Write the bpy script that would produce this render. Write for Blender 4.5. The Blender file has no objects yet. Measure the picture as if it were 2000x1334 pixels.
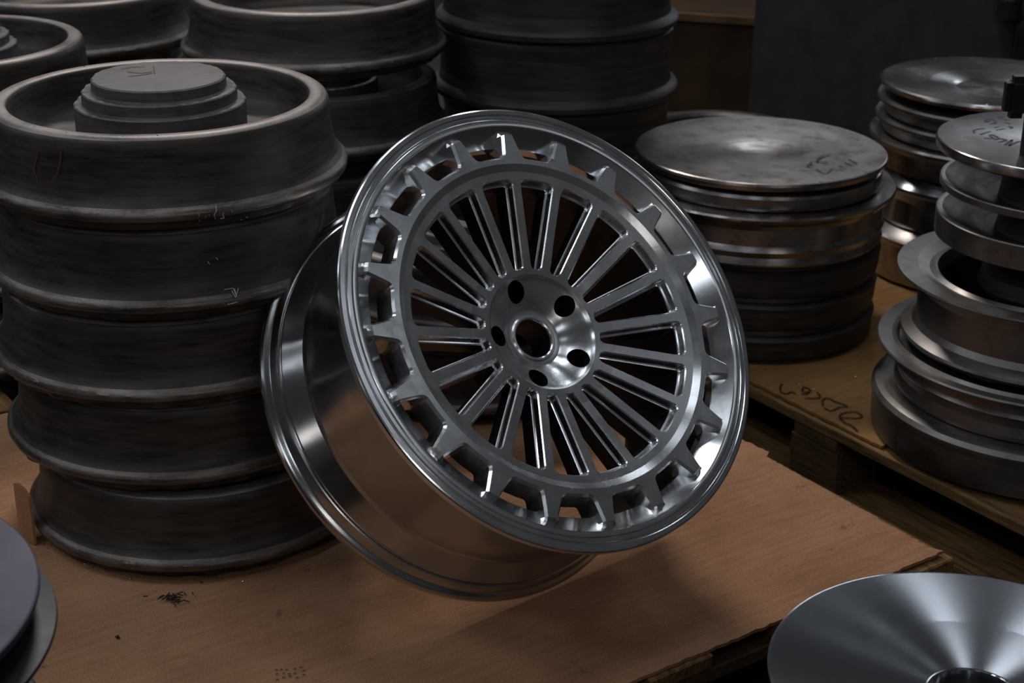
import bpy, bmesh, math, random
from mathutils import Vector, Matrix
from mathutils.geometry import delaunay_2d_cdt
random.seed(7)
PI=math.pi; R_=math.radians
scene=bpy.context.scene
COL=scene.collection
CAMZ=1.18            # camera height above the concrete floor
DECK=0.14            # top of the cardboard on the pallets

# ------------------------------------------------------------------ camera
cd=bpy.data.cameras.new('camera'); cam=bpy.data.objects.new('camera',cd); COL.objects.link(cam)
cd.sensor_width=36; cd.lens=3150/2000*36; cd.clip_start=.05; cd.clip_end=60
pt,rl=R_(22.6),R_(-0.4)
_r=Vector((1,0,0)); _d=Vector((0,-math.sin(pt),-math.cos(pt))); _f=Vector((0,math.cos(pt),-math.sin(pt)))
_rr=math.cos(rl)*_r+math.sin(rl)*_d; _dd=-math.sin(rl)*_r+math.cos(rl)*_d
m=Matrix((_rr,-_dd,-_f)).transposed().to_4x4(); m.translation=Vector((0,0,CAMZ)); cam.matrix_world=m
cd.dof.use_dof=True; cd.dof.focus_distance=1.82; cd.dof.aperture_fstop=9
scene.camera=cam

# ------------------------------------------------------------------ world, lamps, exposure
vs=scene.view_settings; vs.view_transform='Standard'; vs.look='None'; vs.gamma=1; vs.use_curve_mapping=False; vs.exposure=.08
w=bpy.data.worlds.new('world'); scene.world=w; w.use_nodes=True
w.node_tree.nodes['Background'].inputs[0].default_value=(.95,.97,1,1)
w.node_tree.nodes['Background'].inputs[1].default_value=.032
def lamp(name,loc,target,sx,sy,power,color=(1,1,1),spread=180):
    l=bpy.data.lights.new(name,'AREA'); l.shape='RECTANGLE'; l.size=sx; l.size_y=sy; l.energy=power; l.color=color
    l.spread=R_(spread)
    o=bpy.data.objects.new(name,l); COL.objects.link(o); o.location=loc
    o.rotation_euler=(Vector(target)-Vector(loc)).to_track_quat('-Z','Y').to_euler()
    return o
COOL=(.84,.92,1); NEUT=(1,.96,.92)
def panel(name,loc,target,sx,sy,rad,color=NEUT,spread=180):
    """area lamp given by its brightness (radiance)"""
    return lamp(name,loc,target,sx,sy,rad*PI*sx*sy,color,spread)
panel('key_lamp',(-.75,4.5,3.4),(-.1,1.7,.3),.8,.30,60,(1,.93,.86))                 # high bay lamp behind the stacks
panel('ceiling_panel',(.12,1.55,3.3),(.12,1.55,0),.55,.75,4,COOL)         # overhead panels above the wheel
panel('ceiling_panel',(.12,2.75,3.3),(.12,2.75,0),.55,.75,4.5,COOL)
panel('ceiling_panel',(-1.9,.25,3.3),(-1.9,.25,0),.45,.5,10,COOL)
panel('ceiling_panel',(-1.9,1.7,3.3),(-1.9,1.7,0),.45,.7,10,COOL)
for x,y,sx,rad in ((1.00,3.74,.15,14),(1.45,3.62,.10,8),(2.03,3.73,.03,8),(2.75,4.45,.09,6)):
    panel('strip_lamp',(x,y,3.3),(x,y,0),sx,.5,rad,COOL)                     # narrow strips over the right stacks
for x in (.80,1.12,1.50):
    panel('door_light',(x,-1.4,2.1),(.3,2.2,.5),.13,.6,6,NEUT)              # openings behind the camera
panel('door_light',(-.55,-1.5,2.9),(.1,1.8,.5),.6,.6,3.0,COOL)
panel('door_light',(-1.7,-1.3,2.4),(0,1.8,.5),.35,.6,3.5,COOL)
panel('side_window',(-3.0,2.25,2.35),(-.2,1.8,.5),.95,.5,3.4,COOL)          # windows along the left wall
panel('side_window',(-3.0,1.33,2.0),(-.2,1.8,.5),.10,.5,3.4,COOL)
panel('side_window',(-1.9,4.6,2.2),(-.2,1.8,.5),.7,.4,3.4,COOL)
panel('side_window',(-2.7,-.1,.85),(-.2,1.7,.4),.3,.3,2.2,NEUT)
panel('face_fill',(2.55,1.42,2.95),(-.1,1.54,.48),.6,.6,.5,COOL)             # dim fill panel added on the right to reflect in the wheel face
panel('back_window',(1.0,5.2,2.08),(.6,2.6,.45),.6,.3,5,COOL)              # windows far behind on the right
panel('back_window',(2.85,6.8,2.05),(.8,2.1,.58),.95,.9,4,COOL)
# ------------------------------------------------------------------ materials
MATS={}
class NT:
    def __init__(s,name):
        s.m=bpy.data.materials.new(name); s.m.use_nodes=True; s.t=s.m.node_tree; s.n=s.t.nodes; s.b=s.n['Principled BSDF']; MATS[name]=s.m
    def node(s,typ,**k):
        n=s.n.new(typ)
        for a,v in k.items():
            if a.startswith('i_'): n.inputs[a[2:].replace('_',' ')].default_value=v
            else: setattr(n,a,v)
        return n
    def link(s,a,b): s.t.links.new(a,b)
    def objco(s): return s.node('ShaderNodeTexCoord').outputs['Object']
    def noise(s,vec,scale,detail=4,rough=.6,stretch=None):
        if stretch:
            mp=s.node('ShaderNodeMapping'); mp.inputs['Scale'].default_value=stretch; s.link(vec,mp.inputs[0]); vec=mp.outputs[0]
        n=s.node('ShaderNodeTexNoise'); n.inputs['Scale'].default_value=scale; n.inputs['Detail'].default_value=detail; n.inputs['Roughness'].default_value=rough
        s.link(vec,n.inputs['Vector']); return n.outputs['Fac']
    def ramp(s,fac,stops):
        r=s.node('ShaderNodeValToRGB'); e=r.color_ramp.elements
        e[0].position=stops[0][0]; e[0].color=(*stops[0][1],1); e[1].position=stops[-1][0]; e[1].color=(*stops[-1][1],1)
        for p,c in stops[1:-1]:
            x=e.new(p); x.color=(*c,1)
        s.link(fac,r.inputs[0]); return r.outputs[0]
    def mrange(s,fac,a,b,c,d):
        r=s.node('ShaderNodeMapRange'); 
        for i,v in enumerate((a,b,c,d)): r.inputs[i+1].default_value=v
        s.link(fac,r.inputs[0]); return r.outputs[0]
    def math(s,op,a,b=None):
        n=s.node('ShaderNodeMath',operation=op)
        for i,v in enumerate((a,b)):
            if v is None: continue
            if isinstance(v,(int,float)): n.inputs[i].default_value=v
            else: s.link(v,n.inputs[i])
        return n.outputs[0]
    def bump(s,h,strength,dist=.001,normal=None):
        b=s.node('ShaderNodeBump'); b.inputs['Strength'].default_value=strength; b.inputs['Distance'].default_value=dist
        s.link(h,b.inputs['Height'])
        if normal: s.link(normal,b.inputs['Normal'])
        return b.outputs[0]
    def radius(s,co):
        x=s.node('ShaderNodeSeparateXYZ'); s.link(co,x.inputs[0])
        return s.math('SQRT',s.math('ADD',s.math('MULTIPLY',x.outputs[0],x.outputs[0]),s.math('MULTIPLY',x.outputs[1],x.outputs[1]))),x.outputs[2]
    def tangent(s,co):
        c=s.node('ShaderNodeVectorMath',operation='CROSS_PRODUCT'); c.inputs[0].default_value=(0,0,1); s.link(co,c.inputs[1])
        t=s.node('ShaderNodeVectorTransform',vector_type='VECTOR',convert_from='OBJECT',convert_to='WORLD'); s.link(c.outputs[0],t.inputs[0])
        g=s.node('ShaderNodeNewGeometry'); c2=s.node('ShaderNodeVectorMath',operation='CROSS_PRODUCT'); s.link(t.outputs[0],c2.inputs[0]); s.link(g.outputs['Normal'],c2.inputs[1])
        n=s.node('ShaderNodeVectorMath',operation='NORMALIZE'); s.link(c2.outputs[0],n.inputs[0]); s.link(n.outputs[0],s.b.inputs['Tangent'])

def turned_metal(name,col,rough,aniso,line=.25,grime=0.0,grimecol=(.05,.045,.04),rv=.08,smear=6,metal=1.0):
    """metal turned on a lathe: fine rings about the local z axis, smudges in the gloss"""
    s=NT(name); co=s.objco(); r,z=s.radius(co)
    cb=s.node('ShaderNodeCombineXYZ'); s.link(r,cb.inputs[0]); s.link(z,cb.inputs[1])
    rings=s.noise(cb.outputs[0],1600,2,.5)
    sm=s.noise(co,smear,5,.65)
    s.b.inputs['Metallic'].default_value=metal
    s.link(s.mrange(sm,.3,.7,rough-rv,rough+rv),s.b.inputs['Roughness'])
    s.b.inputs['Anisotropic'].default_value=aniso
    s.tangent(co)
    s.link(s.bump(rings,line,.00012),s.b.inputs['Normal'])
    if grime:
        g=s.noise(co,smear*2.3,6,.7); mix=s.node('ShaderNodeMix',data_type='RGBA')
        s.link(s.mrange(g,.48,.68,0,grime),mix.inputs[0]); mix.inputs[6].default_value=(*col,1); mix.inputs[7].default_value=(*grimecol,1)
        s.link(mix.outputs[2],s.b.inputs['Base Color'])
    else: s.b.inputs['Base Color'].default_value=(*col,1)
    return s.m
turned_metal('machined_aluminium',(.80,.81,.83),.25,.8,.04,.2,(.45,.46,.48),.07,22)
turned_metal('polished_aluminium',(.84,.85,.87),.16,.5,.02,.2,(.5,.5,.52),.05,16)
turned_metal('milled_aluminium',(.82,.84,.87),.17,.2,.1,0,rv=.06,smear=60)
turned_metal('dish_aluminium',(.46,.475,.51),.18,.92,.06,.12,(.4,.41,.45),.02,3)
turned_metal('silver_disc',(.44,.42,.41),.25,.6,.1,.5,(.2,.19,.185),.05,9)
turned_metal('stained_aluminium',(.42,.375,.345),.31,.3,.12,.85,(.12,.108,.104),.06,9)
turned_metal('stained_edge_aluminium',(.34,.315,.30),.3,.5,.35,.6,(.10,.085,.08),.08,12)
turned_metal('plum_aluminium',(.075,.072,.10),.5,.1,.2,.6,(.07,.065,.10),.08,8,metal=.7)
turned_metal('blue_black_metal',(.022,.024,.028),.45,.3,.2,0,metal=.6)
turned_metal('barrel_aluminium',(.52,.52,.53),.17,.5,.05,.2,(.4,.4,.41),.05,16)
turned_metal('shaded_inner_aluminium',(.07,.067,.065),.45,.3,.3,.4,(.12,.11,.1),.08,20)  # dull inside metal, base colour darkened further to stand for the shade inside
turned_metal('dull_grey_metal',(.23,.215,.205),.42,.35,.3,.6,(.10,.09,.085),.08,10)

def forged(name,c0,c1,rough,metal=.55,bump=.6):
    s=NT(name); co=s.objco(); r,z=s.radius(co)
    a=s.noise(co,9,7,.7); b=s.noise(co,14,5,.6,(1,1,9)); g=s.noise(co,160,3,.6)
    f=s.math('MULTIPLY',s.math('ADD',a,b),.5)
    s.link(s.ramp(f,[(.36,c0),(.5,tuple((p+q)/2 for p,q in zip(c0,c1))),(.64,c1)]),s.b.inputs['Base Color'])
    s.b.inputs['Metallic'].default_value=metal
    s.link(s.mrange(b,.3,.7,rough-.1,rough+.12),s.b.inputs['Roughness'])
    h=s.math('ADD',s.math('MULTIPLY',g,.5),b)
    s.link(s.bump(h,bump,.0015),s.b.inputs['Normal'])
    return s.m
forged('forged_dark',(.026,.0225,.021),(.098,.084,.075),.5,.5,.35)
forged('forged_rim',(.13,.112,.105),(.34,.30,.285),.48,.5,.3)
forged('forged_wear',(.045,.038,.034),(.30,.26,.235),.42,.7,.5)
forged('forged_black',(.028,.026,.025),(.075,.068,.066),.55,.4,.3)
forged('hub_scale',(.09,.083,.088),(.17,.157,.165),.55,.4,.3)

def cardboard(name,c0,c1):
    s=NT(name); co=s.objco()
    a=s.noise(co,3.2,5,.6); st=s.noise(co,9,5,.65,(14,1.0,1)); fine=s.noise(co,420,2,.5); spots=s.noise(co,26,4,.6)
    f=s.math('ADD',s.math('MULTIPLY',a,.68),s.math('MULTIPLY',st,.32))
    base=s.ramp(f,[(.36,c0),(.64,c1)])
    mix=s.node('ShaderNodeMix',data_type='RGBA',blend_type='MULTIPLY'); s.link(base,mix.inputs[6])
    s.link(s.ramp(fine,[(.3,(.78,.78,.78)),(.7,(1.1,1.1,1.1))]),mix.inputs[7]); mix.inputs[0].default_value=1
    mx2=s.node('ShaderNodeMix',data_type='RGBA'); s.link(mix.outputs[2],mx2.inputs[6]); mx2.inputs[7].default_value=(.05,.035,.028,1)
    s.link(s.mrange(spots,.66,.78,0,.7),mx2.inputs[0])
    s.link(mx2.outputs[2],s.b.inputs['Base Color']); s.b.inputs['Roughness'].default_value=.85
    s.b.inputs['Specular IOR Level'].default_value=.2
    s.link(s.bump(s.math('ADD',s.math('MULTIPLY',st,.8),s.math('MULTIPLY',fine,.10)),.45,.003),s.b.inputs['Normal'])
    return s.m
cardboard('cardboard',(.33,.160,.083),(.56,.30,.17))
cardboard('old_cardboard',(.20,.10,.035),(.42,.22,.085))

def wood(name,c0,c1):
    s=NT(name); co=s.objco()
    g=s.noise(co,10,6,.65,(1.2,14,14)); a=s.noise(co,5,3,.5)
    s.link(s.ramp(g,[(.32,c0),(.68,c1)]),s.b.inputs['Base Color']); s.b.inputs['Roughness'].default_value=.8
    s.b.inputs['Specular IOR Level'].default_value=.25
    s.link(s.bump(g,.6,.003),s.b.inputs['Normal']); return s.m
wood('pallet_wood',(.09,.045,.018),(.34,.19,.075))
wood('dark_pallet_wood',(.05,.03,.016),(.16,.09,.04))

def plain(name,col,rough,metal=0,spec=.5,noise_amt=.25,scale=12):
    s=NT(name); co=s.objco(); n=s.noise(co,scale,5,.6)
    s.link(s.ramp(n,[(.3,tuple(c*(1-noise_amt) for c in col)),(.7,tuple(c*(1+noise_amt) for c in col))]),s.b.inputs['Base Color'])
    s.b.inputs['Roughness'].default_value=rough; s.b.inputs['Metallic'].default_value=metal; s.b.inputs['Specular IOR Level'].default_value=spec
    return s.m
plain('concrete',(.035,.033,.031),.8,scale=6)
plain('black_paint',(.06,.06,.06),.7,spec=.15)
plain('black_steel',(.02,.02,.021),.35,.3)
plain('crate_brown',(.055,.033,.02),.85,spec=.1)
plain('crate_edge',(.13,.07,.035),.85,spec=.1)
plain('marker_ink',(.012,.011,.014),.5)
plain('brown_ink',(.03,.016,.008),.7)
plain('chalk',(.55,.52,.5),.9)
plain('red_paint',(.10,.03,.026),.7)
plain('chip_metal',(.8,.8,.82),.2,1)
plain('dark_debris',(.03,.028,.015),.8)

# ------------------------------------------------------------------ mesh helpers
def finish(name,bm,mat,parent=None,angle=30,smooth=True):
    me=bpy.data.meshes.new(name)
    bmesh.ops.recalc_face_normals(bm,faces=bm.faces) if not getattr(bm,'_keep',False) else None
    bm.to_mesh(me); bm.free()
    if smooth:
        for p in me.polygons: p.use_smooth=True
        me.set_sharp_from_angle(angle=R_(angle))
    for mm in (mat if isinstance(mat,(list,tuple)) else [mat]): me.materials.append(MATS[mm])
    o=bpy.data.objects.new(name,me); COL.objects.link(o)
    if parent: o.parent=parent
    return o
def tag(o,label,cat,group=None,kind=None):
    if label: o['label']=label
    if cat: o['category']=cat
    if group: o['group']=group
    if kind: o['kind']=kind
    return o
def thing(name,loc,label,cat,group=None,rot=None):
    o=bpy.data.objects.new(name,None); COL.objects.link(o); o.location=loc; o.empty_display_size=.05
    if rot: o.rotation_euler=rot
    return tag(o,label,cat,group)
def copy_thing(o,loc,label,rot=None,group=None):
    c=o.copy(); COL.objects.link(c); c.location=loc; c['label']=label
    if group: c['group']=group
    if rot: c.rotation_euler=rot
    for ch in o.children:
        d=ch.copy(); COL.objects.link(d); d.parent=c
        for g in ch.children:
            e=g.copy(); COL.objects.link(e); e.parent=d
    return c
def revolve(profile,n=160,closed=False,wob=None,bm=None):
    """profile: list of (r,z); wob(i_profile, theta)->(dr,dz)"""
    bm=bm or bmesh.new(); rings=[]
    if wob is None:          # support rings keep long flanks straight next to small roundings
        pp=[profile[0]]
        for (r0,z0),(r1,z1) in zip(profile,profile[1:]):
            L=math.hypot(r1-r0,z1-z0)
            if L>.010:
                e=.0007/L; pp+=[(r0+(r1-r0)*e,z0+(z1-z0)*e),(r1-(r1-r0)*e,z1-(z1-z0)*e)]
            pp.append((r1,z1))
        profile=pp
    for i,(r,z) in enumerate(profile):
        if r<1e-6: rings.append([bm.verts.new((0,0,z))]); continue
        ring=[]
        for k in range(n):
            t=2*PI*k/n; dr,dz=wob(i,t) if wob else (0,0)
            ring.append(bm.verts.new(((r+dr)*math.cos(t),(r+dr)*math.sin(t),z+dz)))
        rings.append(ring)
    m=len(rings)
    for i in range(m if closed else m-1):
        a,b=rings[i],rings[(i+1)%m]
        for k in range(n):
            k2=(k+1)%n
            if len(a)==1 and len(b)==1: continue
            if len(a)==1: bm.faces.new((a[0],b[k],b[k2]))
            elif len(b)==1: bm.faces.new((a[k],b[0],a[k2]))
            else: bm.faces.new((a[k],b[k],b[k2],a[k2]))
    return bm
def box(bm,cx,cy,cz,sx,sy,sz,rot=0,jit=0):
    c,s=math.cos(rot),math.sin(rot); vs=[]
    for dz in (-1,1):
        for dx,dy in ((-1,-1),(1,-1),(1,1),(-1,1)):
            x=dx*sx/2+random.uniform(-jit,jit); y=dy*sy/2+random.uniform(-jit,jit); z=dz*sz/2+random.uniform(-jit,jit)*.4
            vs.append(bm.verts.new((cx+x*c-y*s,cy+x*s+y*c,cz+z)))
    for f in ((3,2,1,0),(4,5,6,7),(0,1,5,4),(1,2,6,5),(2,3,7,6),(3,0,4,7)): bm.faces.new([vs[i] for i in f])
def bevel_all(bm,w,seg=2):
    bmesh.ops.bevel(bm,geom=list(bm.edges),offset=w,segments=seg,affect='EDGES',clamp_overlap=True)
def ribbon(bm,pts,width,zoff=0):
    """a flat pen stroke on a horizontal surface"""
    P=[Vector(p) for p in pts]; L=[];Rr=[]
    for i,p in enumerate(P):
        a=P[max(i-1,0)];b=P[min(i+1,len(P)-1)]; d=(b-a).normalized(); nn=Vector((-d.y,d.x,0))*width/2*(.75 if i in(0,len(P)-1) else 1)
        L.append(bm.verts.new(p+nn+Vector((0,0,zoff)))); Rr.append(bm.verts.new(p-nn+Vector((0,0,zoff))))
    for i in range(len(P)-1): bm.faces.new((L[i],Rr[i],Rr[i+1],L[i+1]))

# ------------------------------------------------------------------ the place: floor
bm=bmesh.new(); box(bm,0,6,-.05,24,20,.1)
tag(finish('floor',bm,'concrete',smooth=False),None,None,kind='structure')

# pallet frame: s runs along E1 (towards the lower right of the view), t along E2
ANG=math.atan2(-.82,.57)
E1=Vector((.571,-.821,0)); E2=Vector((.821,.571,0))
def st(s,t,z=0): return E1*s+E2*t+Vector((0,0,z))

def make_pallet(name,s0,s1,t0,t1,label,nboards=6,blocks=3,h=DECK-.0075,mat='pallet_wood',seed=1):
    """deck boards along s, cross boards along t, nine blocks, bottom boards along s"""
    rnd=random.Random(seed)
    o=thing(name,st((s0+s1)/2,(t0+t1)/2),label,'pallet',rot=(0,0,ANG))
    Ls,Lt=s1-s0,t1-t0; th=.02
    # local x = along s, local y = along t
    def piece(nm,cx,cy,cz,sx,sy,sz,mt=mat):
        bm=bmesh.new(); box(bm,cx,cy,cz,sx,sy,sz,0,.0025); bevel_all(bm,.002,1); return finish(nm,bm,mt,o)
    wb=.1
    for i in range(nboards):
        y=-Lt/2+wb/2+(Lt-wb)*i/(nboards-1)
        piece('deck_board',rnd.uniform(-.004,.004),y,h-th/2,Ls+rnd.uniform(-.01,.012),wb+rnd.uniform(-.006,.004),th)
    for i in range(blocks):
        x=-Ls/2+.05+(Ls-.1)*i/(blocks-1)
        piece('cross_board',x,0,h-th*1.5-.0004,.095,Lt-.004,th-.001,'dark_pallet_wood')
    for i in range(blocks):
        for j in range(3):
            x=-Ls/2+.055+(Ls-.11)*i/(blocks-1); y=(-1+j)*(Lt/2-.052)
            piece('block',x,y,(h-2*th+.0195)/2,.1,.095,h-2*th-.0205,'dark_pallet_wood')
    for j in range(3):
        piece('bottom_board',0,(-1+j)*(Lt/2-.052),.0098,Ls,.1,.019)
    return o
make_pallet('pallet',-2.235,-1.165,.40,1.50,'wooden pallet under the brown cardboard that carries the silver spoked wheel',seed=2)
make_pallet('pallet',-2.815,-.905,1.645,2.70,'wooden pallet behind the silver wheel, under the machined disc stacks',blocks=4,seed=5)
make_pallet('pallet',-3.40,-2.27,.36,1.46,'wooden pallet at the far left under the background blanks',seed=8)

def sheet(name,outline,z,mat,label,thick=.0045,amp=.0014,creases=()):
    """cardboard sheet: triangulated outline with gentle waves"""
    xs=[p[0] for p in outline]; ys=[p[1] for p in outline]
    pts=[Vector(p) for p in outline]; nb=len(pts)
    def inside(x,y):
        c=False
        for i in range(nb):
            x1,y1=outline[i];x2,y2=outline[(i+1)%nb]
            if (y1>y)!=(y2>y) and x<(x2-x1)*(y-y1)/(y2-y1)+x1: c=not c
        return c
    g=.022; x=min(xs)+g
    while x<max(xs):
        y=min(ys)+g
        while y<max(ys):
            if inside(x,y): pts.append(Vector((x+random.uniform(-.003,.003),y+random.uniform(-.003,.003))))
            y+=g
        x+=g
    vs,es,fs,*_=delaunay_2d_cdt([p.to_2d() for p in pts],[(i,(i+1)%nb) for i in range(nb)],[],0,1e-6)
    def hz(v):
        zz=amp*(.5+.5*math.sin(v.x*9+1.3*math.sin(v.y*7)))*(.5+.5*math.cos(v.y*6.1+v.x*3))
        for (cx,cy,dx,dy,wd,hh,ln) in creases:
            a=(v.x-cx)*dx+(v.y-cy)*dy; b=-(v.x-cx)*dy+(v.y-cy)*dx
            if abs(a)<ln: zz+=hh*math.exp(-(b/wd)**2)*(1-(a/ln)**2)
        return zz
    bm=bmesh.new(); top=[bm.verts.new((v.x,v.y,thick+hz(v))) for v in vs]; bot=[bm.verts.new((v.x,v.y,hz(v))) for v in vs]
    cnt={}
    for f in fs:
        c=sum((vs[i] for i in f),Vector((0,0)))/3
        if not inside(c.x,c.y): continue
        bm.faces.new([top[i] for i in f]); bm.faces.new([bot[i] for i in reversed(f)])
        for a,b in zip(f,list(f[1:])+[f[0]]):
            cnt[(a,b)]=1
    for (a,b) in list(cnt):
        if (b,a) not in cnt: bm.faces.new((top[b],top[a],bot[a],bot[b]))
    bmesh.ops.delete(bm,geom=[v for v in bm.verts if not v.link_faces],context='VERTS')
    o=finish(name,bm,mat,None,50); o.rotation_euler=(0,0,ANG); o.location=(0,0,z)
    return tag(o,label,'cardboard')
def ragged(p,q,n,a,seed):
    r=random.Random(seed); out=[]
    for i in range(n):
        f=i/n; d=(q[0]-p[0],q[1]-p[1]); L=math.hypot(*d); k=r.uniform(-a,a) if 0<i else 0
        out.append((p[0]+d[0]*f-d[1]/L*k,p[1]+d[1]*f+d[0]/L*k))
    return out
# near sheet (s,t)
c1,c2,c3,c4=(-1.168,1.488),(-1.168,.36),(-2.25,.34),(-2.24,1.492)
ol=ragged(c1,c2,150,.0014,1)+ragged(c2,c3,12,.003,2)+ragged(c3,c4,16,.003,3)+[(-2.0,1.494),(-1.8,1.489)]+ragged((-1.75,1.485),(-1.50,1.500),40,.0022,4)+ragged((-1.497,1.488),(-1.18,1.482),70,.0018,9)+[(-1.174,1.486)]
near=sheet('cardboard_sheet',ol,DECK-.006,'cardboard','large brown cardboard sheet under the silver spoked wheel and dark blanks',
   creases=((-1.40,1.455,.995,-.10,.007,.006,.28),(-1.36,1.468,.98,.2,.005,.004,.10),(-1.24,1.30,.35,.93,.006,.003,.25),(-1.45,.95,.2,.98,.009,.003,.4),(-1.19,.9,0.02,1,.004,.0025,.55),(-1.215,.8,-.03,1,.005,.002,.4),(-1.62,1.2,.1,.99,.006,.0025,.25),(-1.33,.80,.16,.987,.0022,-.0016,.33),(-1.50,.62,.10,.995,.002,-.0014,.28),(-1.27,1.1,.22,.975,.0025,.0016,.22),(-1.41,1.25,-.05,1,.002,-.0014,.2),(-1.58,.55,.2,.98,.002,.0014,.22))+tuple((-1.26-.03*i,1.462,.25,.97,.0045,.003,.022) for i in range(11)))
ol=ragged((-1.428,1.650),(-1.455,2.66),40,.005,5)+ragged((-1.455,2.66),(-2.79,2.66),14,.004,6)+ragged((-2.79,2.66),(-2.79,1.652),14,.004,7)+ragged((-2.79,1.652),(-1.428,1.650),140,.0016,8)
far=sheet('cardboard_sheet',ol,DECK-.006,'old_cardboard','stained yellow-brown cardboard with handwriting under the machined disc stacks behind the wheel',amp=.0012)

# ------------------------------------------------------------------ the silver wheel
RW=.27
az,el=R_(-50.486),R_(40.214)
Nn=Vector((math.cos(el)*math.cos(az),math.cos(el)*math.sin(az),math.sin(el)))
U=Vector((0,0,1)).cross(Nn).normalized(); V=Nn.cross(U)
wheel=thing('alloy_wheel',(0,0,0),'large bare silver alloy wheel with twenty thin spokes tilted on the cardboard','wheel')
wm=Matrix((U,V,Nn)).transposed().to_4x4(); wm.translation=Vector((.19098,6.28016,-2.52275))*RW+Vector((0,0,CAMZ+.0015)); wheel.matrix_world=wm
K=RW
def zf(r):
    if r<.704: return -.02-.099*(.704-r)/.435
    if r<.734: return -.02+.018*(r-.704)/.03
    if r<.8725: return -.002
    return -.002-.020*min(1,(r-.8725)/.024)
A9=PI/20
def on_line(th,r): return Vector((r*math.sin(th),r*math.cos(th)))    # th measured from +y (window centre line)
# inner window outline = rounded offset of a core polygon
RC=.026; HS=.0190
def flank_pt(r,off,sgn):   # point at radius r, at distance off from the spoke centre line (on side of window)
    # centre line direction at angle sgn*A9; window side is towards 0
    d=Vector((math.sin(sgn*A9),math.cos(sgn*A9))); nrm=Vector((-sgn*math.cos(A9),math.sin(A9)))  # pointing to window
    a=math.sqrt(max(r*r-off*off,0)); return d*a+nrm*off
ro,ri=.673-RC,.283+RC
core=[];  # (point, normal)
def addarc(c,a0,a1,n):
    for i in range(n+1):
        a=a0+(a1-a0)*i/n; core.append((c.copy(),Vector((math.cos(a),math.sin(a)))))
def ang(v): return math.atan2(v.y,v.x)
HO=HS+RC
oR=flank_pt(ro,HO,1); oL=flank_pt(ro,HO,-1); iR=flank_pt(ri,HO,1); iL=flank_pt(ri,HO,-1)
nR=Vector((math.cos(A9),-math.sin(A9))); nL=Vector((-math.cos(A9),-math.sin(A9)))
# outer edge left->right (clockwise order: outer arc, right flank down, inner, left flank up)
tL=math.atan2(oL.x,oL.y); tR=math.atan2(oR.x,oR.y)
for i in range(0,9):
    t=tL+(tR-tL)*i/8; core.append((on_line(t,ro),on_line(t,1)))
addarc(oR,ang(on_line(tR,1)),ang(nR),8)
NF=8
cutR=[]
for i in range(1,NF):
    core.append((oR+(iR-oR)*i/NF,nR)); 
aR=ang(nR)
ti=math.atan2(iR.x,iR.y)
addarc(iR,ang(nR),ang(-on_line(ti,1)),8)
addarc(iL,ang(-on_line(-ti,1))-0,-PI-ang(nR)+0 if False else ang(nL)-2*PI if ang(nL)>0 else ang(nL),8)
for i in range(1,NF): core.append((iL+(oL-iL)*i/NF,nL))
addarc(oL,ang(nL) if ang(nL)>0 else ang(nL)+2*PI,ang(on_line(tL,1)),8)
core.pop()  # last = first outer point normal direction duplicate
cl=[]
for c in core:
    if not cl or (cl[-1][0]-c[0]).length+ (cl[-1][1]-c[1]).length>1e-5: cl.append(c)
core=cl
def win(d): return [p+n*(RC-d) for p,n in core]
W0=win(0)
NW=len(W0)
# tooth pocket outline between the two tooth centre lines, right tooth (sgn=+1) from tip down, then mirrored
def tooth_side():
    # (distance from tooth centre line, along-line coordinate)
    return [(0,.897),(.010,.897),(.0165,.8945),(.0195,.888),(.0205,.8725),(.0245,.850),(.0295,.825),(.0345,.800),(.0375,.786),(.0415,.774),(.0475,.7645),(.0555,.7585)]
TS=tooth_side()
def tp(q,sgn):
    d=Vector((math.sin(sgn*A9),math.cos(sgn*A9))); nrm=Vector((-sgn*math.cos(A9),math.sin(A9)))
    return d*q[1]+nrm*q[0]
PO=[tp(q,1) for q in TS]
ta=math.atan2(PO[-1].x,PO[-1].y)
PO+=[on_line(ta*(1-2*i/10),.757) for i in range(1,10)]
PO+=[tp(q,-1) for q in reversed(TS)]
NP=len(PO)
PN=[]
for i in range(NP):
    a=PO[max(i-1,0)];b=PO[min(i+1,NP-1)]
    if i==0: n=on_line(A9,1)
    elif i==NP-1: n=on_line(-A9,1)
    else:
        d=(b-a).normalized(); n=Vector((-d.y,d.x))
        if n.dot(Vector((0,.86))-PO[i])<0 and i not in (1,NP-2): n=-n
    PN.append(n)
if PN[1].y<0: PN[1]=-PN[1]
if PN[NP-2].y<0: PN[NP-2]=-PN[NP-2]
# side boundary radii
SR=[.269,.2895,.355,.42,.49,.56,.620,.655,.704,.734,.757,.786,.825,.850,.8725]
RI0=.269
pts=[];edges=[]
def addp(p): pts.append(p.copy()); return len(pts)-1
win_i=[addp(p) for p in W0]; edges+=[(win_i[i],win_i[(i+1)%NW]) for i in range(NW)]
po_i=[addp(p) for p in PO]; edges+=[(po_i[i],po_i[i+1]) for i in range(NP-1)]
sideR=[addp(on_line(A9,r)) for r in SR]; sideL=[addp(on_line(-A9,r)) for r in SR]
edges+=[(sideR[i],sideR[i+1]) for i in range(len(SR)-1)]+[(sideR[-1],po_i[0])]
edges+=[(sideL[i],sideL[i+1]) for i in range(len(SR)-1)]+[(sideL[-1],po_i[-1])]
for rr in (.269,.704,.734):
    k=SR.index(rr); mid=[addp(on_line(-A9+2*A9*i/8,rr)) for i in range(1,8)]
    ch=[sideL[k]]+mid+[sideR[k]]; edges+=[(ch[i],ch[i+1]) for i in range(8)]
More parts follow.
